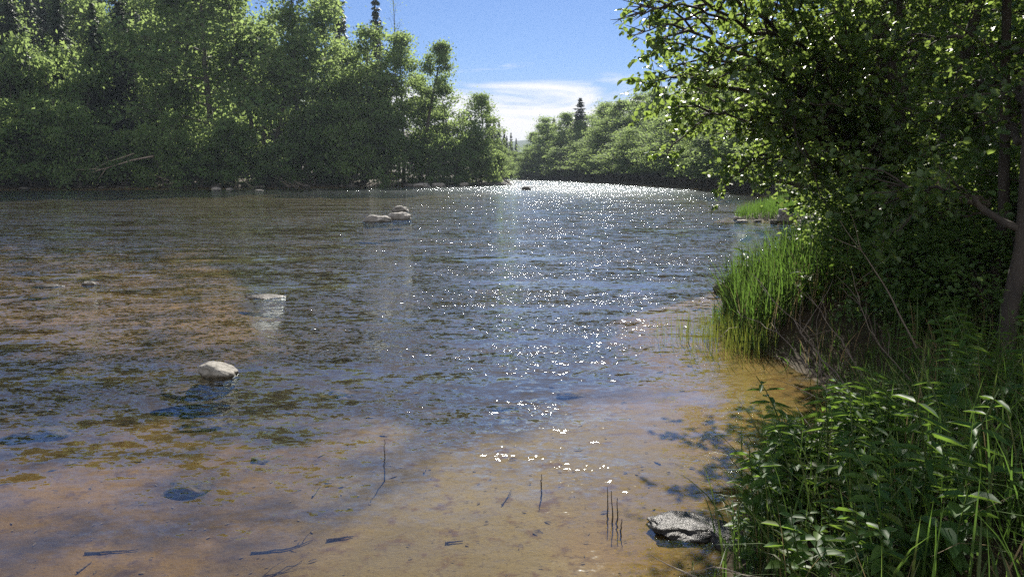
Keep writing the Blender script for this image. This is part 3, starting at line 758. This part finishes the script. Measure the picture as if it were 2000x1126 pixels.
# A: the alder whose boughs hang out over the river
A0 = gz(4.7, 9.0)
tipsA = [(1.42, 6.7, 2.62), (1.32, 6.4, 3.0), (1.3, 6.2, 3.4), (1.75, 7.4, 2.45), (2.5, 7.7, 1.95), (2.0, 7.2, 2.35), (1.62, 6.7, 2.85), (1.50, 6.3, 3.2), (1.70, 6.4, 3.6), (2.6, 8.4, 2.3), (2.0, 8.6, 2.8), (2.2, 8.0, 3.3), (2.6, 7.2, 2.35), (3.0, 7.0, 2.9), (2.6, 6.9, 3.6), (3.5, 7.2, 2.15), (3.5, 7.6, 3.8), (2.4, 9.6, 4.2), (3.3, 8.2, 4.6), (2.2, 7.6, 4.4), (4.6, 8.0, 5.2), (4.4, 9.6, 6.2), (4.8, 8.8, 7.4)]
limA = []
for i, tpt in enumerate(tipsA):
    h = .9 + .55 * max(0, tpt[2] - 1.2)
    s = (4.55 - .10 * h, 8.9 - .04 * h, h)
    mid = tuple(np.array(s) * .5 + np.array(tpt) * .5 + np.array([0, 0, .28]))
    limA.append(([s, mid, tpt], .042))
near_tree('alder_tree', A0, [([A0, (4.5, 8.9, 1.6), (4.2, 8.7, 3.4), (3.9, 8.5, 7.4)], .12)], limA, 201,
          'leafy alder hanging its boughs over the river beside the tall grass', sub_n=12, twig_n=8, leaf_n=13)
alder = [o for o in COL.objects if o.name == 'alder_tree'][0]
for i, pts in enumerate([[(1420, 40, 6.6), (1340, 8, 6.4), (1285, 18, 6.3), (1228, 12, 6.2)], [(1400, 10, 6.6), (1320, 45, 6.4), (1285, 52, 6.3), (1236, 72, 6.2)], [(1380, -20, 6.5), (1310, 6, 6.3), (1262, 24, 6.2), (1232, 32, 6.2)]]):
    o = stick_px('bare_branch', pts, .012, 'bark_dark', None, None, .1, 400 + i, None, fork=9)
    l0 = o.location.copy(); o.parent = alder; o.location = l0 - Vector(A0)
# B: behind it
B0 = gz(6.6, 12.2)
rb = np.random.default_rng(12)
limB = []
for i in range(21):
    z = 2.0 + 6.0 * i / 21 + rb.uniform(0, .3)
    tx = 3.3 + rb.uniform(0, 3.6) if i > 3 else 3.0 + rb.uniform(0, .6)
    ty = 10.6 + rb.uniform(0, 2.8)
    h = .8 + .6 * max(0, z - .8)
    limB.append(([(6.5 - .15 * h, 12.1, h), ((6.4 + tx) / 2, (12 + ty) / 2, (h + z) / 2 + .3), (tx, ty, z)], .045))
near_tree('alder_tree', B0, [([B0, (6.4, 12.1, 2), (5.9, 12.0, 4), (5.4, 11.8, 9)], .13), ([B0, (7.0, 12.3, 2), (7.4, 12.2, 5), (7.6, 12.0, 9)], .11)], limB, 202,
          'second alder, one clump behind the overhanging one, filling the middle of the leaf curtain', sub_n=11, sub_len=1.0, twig_n=7, leaf_n=12, leaf=.072)
# C: close by, shaded trunk
C0 = gz(3.75, 5.5)
rc = np.random.default_rng(15)
limC = []
for i in range(17):
    z = 1.5 + 3.2 * i / 17
    tx = 2.5 + rc.uniform(0, 3.0); ty = 4.6 + rc.uniform(0, 2.4)
    if tx / ty < .46: tx = ty * .5
    h = max(.8, z - rc.uniform(.2, .9))
    limC.append(([(3.75, 5.5, h), ((3.75 + tx) / 2, (5.5 + ty) / 2, (h + z) / 2 + .12), (tx, ty, z)], .028))
near_tree('alder_tree', C0, [([C0, (3.76, 5.5, 1.6), (3.8, 5.55, 3.2), (3.7, 5.5, 6)], .065), ([gz(4.1, 6.2), (4.0, 6.1, 2), (3.6, 6.0, 5)], .05)], limC, 203,
          'shaded slender alder with grey stems nearest the photographer', sub_n=11, sub_len=.7, twig_n=7, leaf_n=10, leaf=.062)
# D: mid, behind C
D0 = gz(6.3, 8.2)
limD = []
rd = np.random.default_rng(19)
for i in range(18):
    z = 1.3 + 5.4 * i / 18
    tx = 4.0 + rd.uniform(0, 3.8); ty = 7.0 + rd.uniform(0, 2.4)
    h = max(.8, z - rd.uniform(.3, 1.2))
    limD.append(([(6.2, 8.2, h), ((6.2 + tx) / 2, (8.2 + ty) / 2, (h + z) / 2 + .2), (tx, ty, z)], .045))
near_tree('alder_tree', D0, [([D0, (6.2, 8.2, 2), (6.0, 8.1, 4), (5.9, 8.0, 8.5)], .12), ([D0, (6.6, 8.4, 2), (7.2, 8.5, 5)], .09)], limD, 204,
          'dark alder between the slender grey stems and the overhanging one', sub_n=9, sub_len=.9, twig_n=6, leaf_n=10, leaf=.07)
# thick low limbs seen in the shade
stick_px('leaning_limb', [(1800, 420, 9.2), (1720, 395, 9.4), (1600, 372, 9.5), (1480, 343, 9.6)], .075, 'bark', 'thick dead limb stretched level under the leaf curtain', None, .05, 40, cat='dead limb', fork=2)
stick_px('leaning_limb', [(1930, 395, 6.6), (1880, 388, 6.6), (1845, 370, 6.7), (1822, 345, 6.7)], .055, 'dead', 'brown broken limb with splintered pale end in the shade', None, .04, 41, cat='dead limb', fork=0)

# medium trees and shrubs on the near bank
for i, (H, W, st) in enumerate([(10, 6.5, 1), (9, 7, 2), (10, 6, 3)]):
    w, f, _ = gen_broadleaf(120 + i, H, W, .12, .10, 22 if st == 1 else 12, 11500, .125, st, .40, near=True, n2=7)
    proto('N%d' % i, 'bank_tree', w, f, 'leaf_mid', 'bark_dark', H, W)
for i, (H, W) in enumerate([(1.9, 2.3), (1.5, 2.2), (2.2, 2.0)]):
    w, f, _ = gen_broadleaf(140 + i, H, W, .02, .08, 6, 3600, .075, 7, .16, near=True, n2=4, up=.8)
    proto('U%d' % i, 'shrub', w, f, 'leaf_mid', 'bark_dark', H, W)
rs = np.random.default_rng(31)
gN = 'trees on the near bank behind the leaf curtain'
for (x, y, H) in [(9, 13.5, 10), (8.8, 17.5, 9), (12, 16, 11), (11.5, 20.5, 10), (14.5, 22, 11), (14, 26.5, 9), (16.5, 30, 10), (18, 36, 10), (19, 25, 12), (21, 33, 12), (22, 44, 11), (24, 54, 11), (9.5, 9.5, 9), (12.5, 11, 10),
                  (25, 64, 11), (27, 40, 12), (16, 18, 12), (8, 6.5, 8), (20, 47, 9), (15.3, 35.5, 6), (22.5, 60, 9), (12, 6, 9), (16, 10, 10), (15, 3, 9), (20, 14, 11), (11, 2, 9), (22, 7, 10)]:
    plant('N%d' % rs.integers(0, 3), x, y, H, H * .72, label='shaded tree of the near bank wood behind the leaf curtain', group=gN)
gU = 'shrubs in the shaded undergrowth of the near bank'
for (x, y, H) in [(4.2, 7.2, 1.3), (4.9, 6.5, 1.4), (4.4, 8.6, 1.3), (5.4, 8.9, 1.5), (6.2, 7.4, 1.5), (5.2, 10.4, 1.6), (6.6, 10.2, 1.7), (7.6, 9.2, 1.6), (6.0, 12.2, 1.5), (7.9, 12, 1.8), (8.6, 14.5, 1.8), (7.2, 14.8, 1.5), (9.4, 17.4, 1.8),
                  (10.6, 19.5, 1.8), (12.6, 22, 2.0), (13.6, 25.2, 1.8), (13.4, 28.5, 1.9), (4.0, 5.9, 1.0), (3.7, 8.2, 1.0), (12.6, 31.6, 1.8), (14.6, 34.5, 2.2), (5.6, 5.6, 1.4), (3.6, 6.6, .9), (17.5, 42, 2.5), (19.6, 50, 2.5)]:
    plant('U%d' % rs.integers(0, 3), x, y, H, H * 1.25, label='leafy shrub in the shaded undergrowth of the near bank', cat='shrub', group=gU)

# ------------------------------------------------------------------ grass, reeds, herbs
def blades(pos, h, w, rng, bend=.5, seg=5, lean=None, wind=(0, 0)):
    n = len(pos); az = rng.uniform(0, 6.28, n)
    d = np.stack([np.cos(az), np.sin(az), 0 * az], -1); d[:, 0] += wind[0]; d[:, 1] += wind[1]
    b = rng.uniform(.1, 1, n) ** 1.5 * bend
    t = np.linspace(0, 1, seg)[None, :, None]
    ang = b[:, None] * 1.9 * np.linspace(0, 1, seg)[None, :]
    dx = np.cumsum(np.sin(ang), 1) / seg; dz = np.cumsum(np.cos(ang), 1) / seg
    C = pos[:, None, :] + (d[:, None, :] * dx[..., None] + np.array([0, 0, 1]) * dz[..., None]) * h[:, None, None]
    C -= (C[:, :1] - pos[:, None, :])
    fa = az + rng.normal(math.pi / 2, .5, n)
    s = np.stack([np.cos(fa), np.sin(fa), 0 * fa], -1)
    prof = (1 - np.linspace(0, 1, seg) ** 2.2 * .97) * np.minimum(1, .6 + np.linspace(0, 1, seg) * 2)
    Wd = (w[:, None] * prof[None, :])[..., None] * s[:, None, :] * .5
    V = np.stack([C - Wd, C + Wd], 2).reshape(-1, 3)
    base = np.arange(n)[:, None] * seg * 2; k = np.arange(seg - 1)[None, :] * 2
    Q = np.stack([base + k, base + k + 1, base + k + 3, base + k + 2], -1).reshape(-1, 4)
    return V, Q

def scatter(rng, n, x0, x1, y0, y1, dmin=.02, dmax=99):
    x = rng.uniform(x0, x1, n * 3); y = rng.uniform(y0, y1, n * 3); d = river_sd(x, y)
    k = (d > dmin) & (d < dmax); x, y = x[k][:n], y[k][:n]
    return np.stack([x, y, terrain(x, y) - .02], -1)

rg = np.random.default_rng(77)
def shore_low(x, y): return 1 - .55 * (1 - smooth(river_sd(np.asarray(x, float), np.asarray(y, float)), .15, 1.2)) * smooth(np.asarray(y, float), 3.9, 4.5)
def grass(name, lab, n, box, hr, wr, mat='grass', bend=.5, dmin=.02, dmax=99, clump=None, cat='grass', wind=(0, 0), low=False):
    # growth is shorter close to the water
    P = scatter(rg, n, *box, dmin, dmax)
    if clump:
        cc = P[rg.integers(0, len(P), clump)]
        P = cc[rg.integers(0, clump, n)] + rg.normal(0, .09, (n, 3)) * np.array([1, 1, 0]); P[:, 2] = terrain(P[:, 0], P[:, 1]) - .02
    h = rg.uniform(*hr, len(P)) * (shore_low(P[:, 0], P[:, 1]) if low else 1); w = rg.uniform(*wr, len(P))
    mb = MB(); mb.add(*blades(P, h, w, rg, bend, wind=wind))
    return tag(obj(name, mb.mesh(name, M[mat])), lab, cat, kind='stuff')
grass('tall_grass', 'tall sunlit grass clump jutting out at the corner of the near bank', 3600, (2.4, 4.0, 7.6, 10.2), (.4, 1.15), (.008, .018), bend=.7)
grass('dead_grass', 'straw coloured bent dead blades among the tall grass clump', 420, (2.4, 3.8, 7.4, 9.6), (.3, 1.0), (.006, .012), mat='straw', bend=1.1)
grass('dead_grass', 'straw coloured bent dead blades on the near bank', 420, (1.0, 4.0, 2.0, 7), (.25, .7), (.005, .010), mat='straw', bend=1.2, dmin=.05)
grass('grass', 'bright sunny grass covering the spit beyond the cove', 5000, (8.4, 13.5, 25.5, 33), (.35, .8), (.012, .025), bend=.5)
grass('undergrowth_grass', 'dark grass in the shaded undergrowth of the near bank', 9000, (3.0, 15, 3, 14), (.3, .8), (.006, .013), bend=.6)
grass('bank_grass', 'long arching grass on the near bank at the photographer side', 4200, (1.0, 4.2, 1.6, 7), (.22, .66), (.005, .013), bend=1.1, dmin=.10, clump=330, wind=(-.35, 0), low=True)
grass('arching_grass', 'broad arching grass blades spilling over the near bank edge', 1500, (1.0, 3.0, 2.3, 5.2), (.35, .8), (.007, .014), bend=1.15, dmin=.03, clump=110, wind=(-.3, 0))
grass('shore_grass', 'short grass at the water edge under the tall clump', 500, (2.0, 2.7, 7.3, 9), (.2, .45), (.006, .01), bend=.5, dmin=-.1, dmax=.3)
# reeds standing in the water
n = 380
x = np.concatenate([rg.normal(2.38, .16, n // 2), rg.normal(2.1, .24, n - n // 2)]); y = np.concatenate([rg.normal(7.6, .35, n // 2), rg.normal(8.0, .4, n - n // 2)])
k = (x < 2.75); x, y = x[k], y[k]
P = np.stack([x, y, terrain(x, y)], -1)
mb = MB(); mb.add(*blades(P, rg.uniform(.2, .5, len(P)), rg.uniform(.004, .008, len(P)), rg, .3))
tag(obj('reeds', mb.mesh('reeds', M['reed'])), 'thin green reeds standing in the water before the tall grass', 'reeds', kind='stuff')

def gen_herb(seed, H, nl, leaf, wr=.5, arch=.25):
    rng = np.random.default_rng(seed); st, lf = MB(), MB()
    q = np.linspace(0, 1, 8); a = rng.uniform(0, 6.28)
    C = np.stack([math.cos(a) * arch * H * q ** 2, math.sin(a) * arch * H * q ** 2, H * q * (1 - .15 * q)], -1); C[1:] += np.cumsum(rng.normal(0, .008 * H, (7, 3)), 0)
    st.add(*tube(C, .005 * (1 - .6 * q), 5))
    P, D, Nn, Ls = [], [], [], []
    for i in range(nl):
        u = .18 + .8 * i / nl; c = np.array([np.interp(u, q, C[:, k]) for k in range(3)])
        for s in (0, math.pi):
            az = i * 1.45 + s + rng.normal(0, .2)
            d = np.array([math.cos(az), math.sin(az), rng.uniform(-.05, .45)])
            P.append(c); D.append(d); Nn.append(np.array([-d[0] * .3, -d[1] * .3, 1]) + rng.normal(0, .2, 3)); Ls.append(leaf * (1.15 - .6 * abs(u - .5)) * rng.uniform(.8, 1.15))
    Ls = np.array(Ls)
    lf.add(*leaf6(np.array(P), np.array(D), np.array(Nn), Ls, Ls * wr, fold=.16, curl=.25))
    return st, lf
HERB = []
for i, (H, nl, lf, wr) in enumerate([(.55, 11, .085, .42), (.45, 9, .075, .55), (.65, 14, .11, .24), (.38, 7, .10, .62), (.5, 13, .055, .6)]):
    s, l = gen_herb(300 + i, H, nl, lf, wr); HERB.append((s.mesh('stem', M['stem'], True), l.mesh('leaves', M['herb'])))
def herb(x, y, k, sc, label, group, name='leafy_herb', z=None):
    o = empty(name, (x, y, tz(x, y) - .02 if z is None else z)); o.scale = (sc,) * 3; o.rotation_euler = (rg.normal(0, .12), rg.normal(0, .12), rg.uniform(0, 6.28))
    obj('stem', HERB[k][0], o); obj('foliage', HERB[k][1], o)
    return tag(o, label, 'plant', group)
P = np.concatenate([scatter(rg, 150, 1.05, 3.4, 2.3, 6.2, .06), scatter(rg, 58, 1.0, 2.2, 2.5, 4.3, .02, .7)])
for p in P:
    herb(p[0], p[1], int(rg.integers(0, 5)), rg.uniform(.75, 1.25) * float(shore_low(p[0:1], p[1:2])[0]), 'leafy green herb among the grass of the near bank', 'leafy herbs on the near bank')
P = scatter(rg, 45, 3.0, 6.5, 6.2, 10, .2)
for p in P:
    herb(p[0], p[1], int(rg.integers(0, 5)), rg.uniform(.9, 1.7), 'leafy herb in the shade under the alders', 'leafy herbs under the alders')

# ------------------------------------------------------------------ light, sky, camera
W = bpy.data.worlds.new('World'); SC.world = W; W.use_nodes = True
nt = W.node_tree; N, L = nt.nodes, nt.links; N.clear()
sky = N.new('ShaderNodeTexSky'); sky.sky_type = 'NISHITA'; sky.sun_disc = False
sky.sun_elevation = SUN_EL; sky.sun_rotation = SUN_AZ; sky.air_density = 1.0; sky.dust_density = .1; sky.ozone_density = 3.0
tc = N.new('ShaderNodeTexCoord'); sp = N.new('ShaderNodeSeparateXYZ'); L.new(tc.outputs['Generated'], sp.inputs[0])
az = nmath(nt, 'DIVIDE', sp.outputs[0], nmath(nt, 'MAXIMUM', nmath(nt, 'ABSOLUTE', sp.outputs[1]), .05))
cb = N.new('ShaderNodeCombineXYZ'); L.new(nmath(nt, 'MULTIPLY', az, 4.5), cb.inputs[0]); L.new(nmath(nt, 'MULTIPLY', sp.outputs[2], 27), cb.inputs[1]); L.new(sp.outputs[1], cb.inputs[2])
cn = nnoise(nt, cb.outputs[0], 1.0, 7, .6); cn.inputs['Distortion'].default_value = .6
low = mapr(nt, sp.outputs[2], .075, .18, 1, 0)
# unseen cloud added behind the viewer as white fill light on shaded foliage
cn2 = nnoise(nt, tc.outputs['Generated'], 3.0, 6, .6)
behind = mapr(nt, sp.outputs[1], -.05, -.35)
fac_fill = nmath(nt, 'MULTIPLY', behind, mapr(nt, cn2.outputs[0], .32, .50))
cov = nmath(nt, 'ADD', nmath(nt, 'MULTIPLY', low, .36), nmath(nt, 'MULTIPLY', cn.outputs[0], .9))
fac = nmath(nt, 'MAXIMUM', mapr(nt, cov, .655, .83), fac_fill)
blue = nmix(nt, 1.0, sky.outputs[0], (.385, .475, .67), 'MULTIPLY')
veil = nmix(nt, mapr(nt, sp.outputs[2], .02, .15, .7, 0), blue, (3.0, 3.9, 5.3))
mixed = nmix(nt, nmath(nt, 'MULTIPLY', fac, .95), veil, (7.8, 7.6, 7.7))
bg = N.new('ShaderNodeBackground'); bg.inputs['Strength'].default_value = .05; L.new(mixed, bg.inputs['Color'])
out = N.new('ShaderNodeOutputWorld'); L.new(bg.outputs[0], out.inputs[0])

sd_ = bpy.data.lights.new('sun', 'SUN'); sd_.energy = 4.2; sd_.angle = math.radians(.53); sd_.color = (1, .94, .85)
so = bpy.data.objects.new('sun', sd_); COL.objects.link(so)
sv = Vector((math.sin(SUN_AZ) * math.cos(SUN_EL), math.cos(SUN_AZ) * math.cos(SUN_EL), math.sin(SUN_EL)))
so.rotation_euler = sv.to_track_quat('Z', 'Y').to_euler()

cam = bpy.data.cameras.new('camera'); co = bpy.data.objects.new('camera', cam); COL.objects.link(co)
cam.sensor_width = 36; cam.lens = 36 * F / 2000; cam.clip_start = .05; cam.clip_end = 8000
co.location = (0, 0, EYE); co.rotation_euler = (math.pi / 2 - PITCH, 0, 0)
SC.camera = co
SC.view_settings.view_transform = 'Standard'; SC.view_settings.look = 'None'; SC.view_settings.gamma = 1; SC.view_settings.exposure = 1.55
SC.render.film_transparent = False
cy = SC.cycles
cy.max_bounces = 7; cy.diffuse_bounces = 5; cy.glossy_bounces = 2; cy.transmission_bounces = 5; cy.transparent_max_bounces = 8; cy.volume_bounces = 0
cy.use_denoising = False
cy.caustics_reflective = False; cy.caustics_refractive = False


# ------------------------------------------------------------------ thin summer haze in the valley
def haze_box():
    x0, x1, y0, y1, z0, z1 = -950, 1150, -60, 1800, -6, 66
    v = [(x, y, z) for z in (z0, z1) for y in (y0, y1) for x in (x0, x1)]
    f = [(0, 2, 3, 1), (4, 5, 7, 6), (0, 1, 5, 4), (2, 6, 7, 3), (0, 4, 6, 2), (1, 3, 7, 5)]
    me = bpy.data.meshes.new('haze'); me.from_pydata(v, [], f); me.update()
    m, nt, N, L = newmat('haze_air')
    pv = N.new('ShaderNodeVolumePrincipled'); pv.inputs['Density'].default_value = HAZE; pv.inputs['Color'].default_value = (.34, .40, .48, 1); pv.inputs['Anisotropy'].default_value = .3
    out = N.new('ShaderNodeOutputMaterial'); L.new(pv.outputs[0], out.inputs['Volume'])
    me.materials.append(m)
    tag(obj('haze', me), kind='stuff')
HAZE = .00036
haze_box()
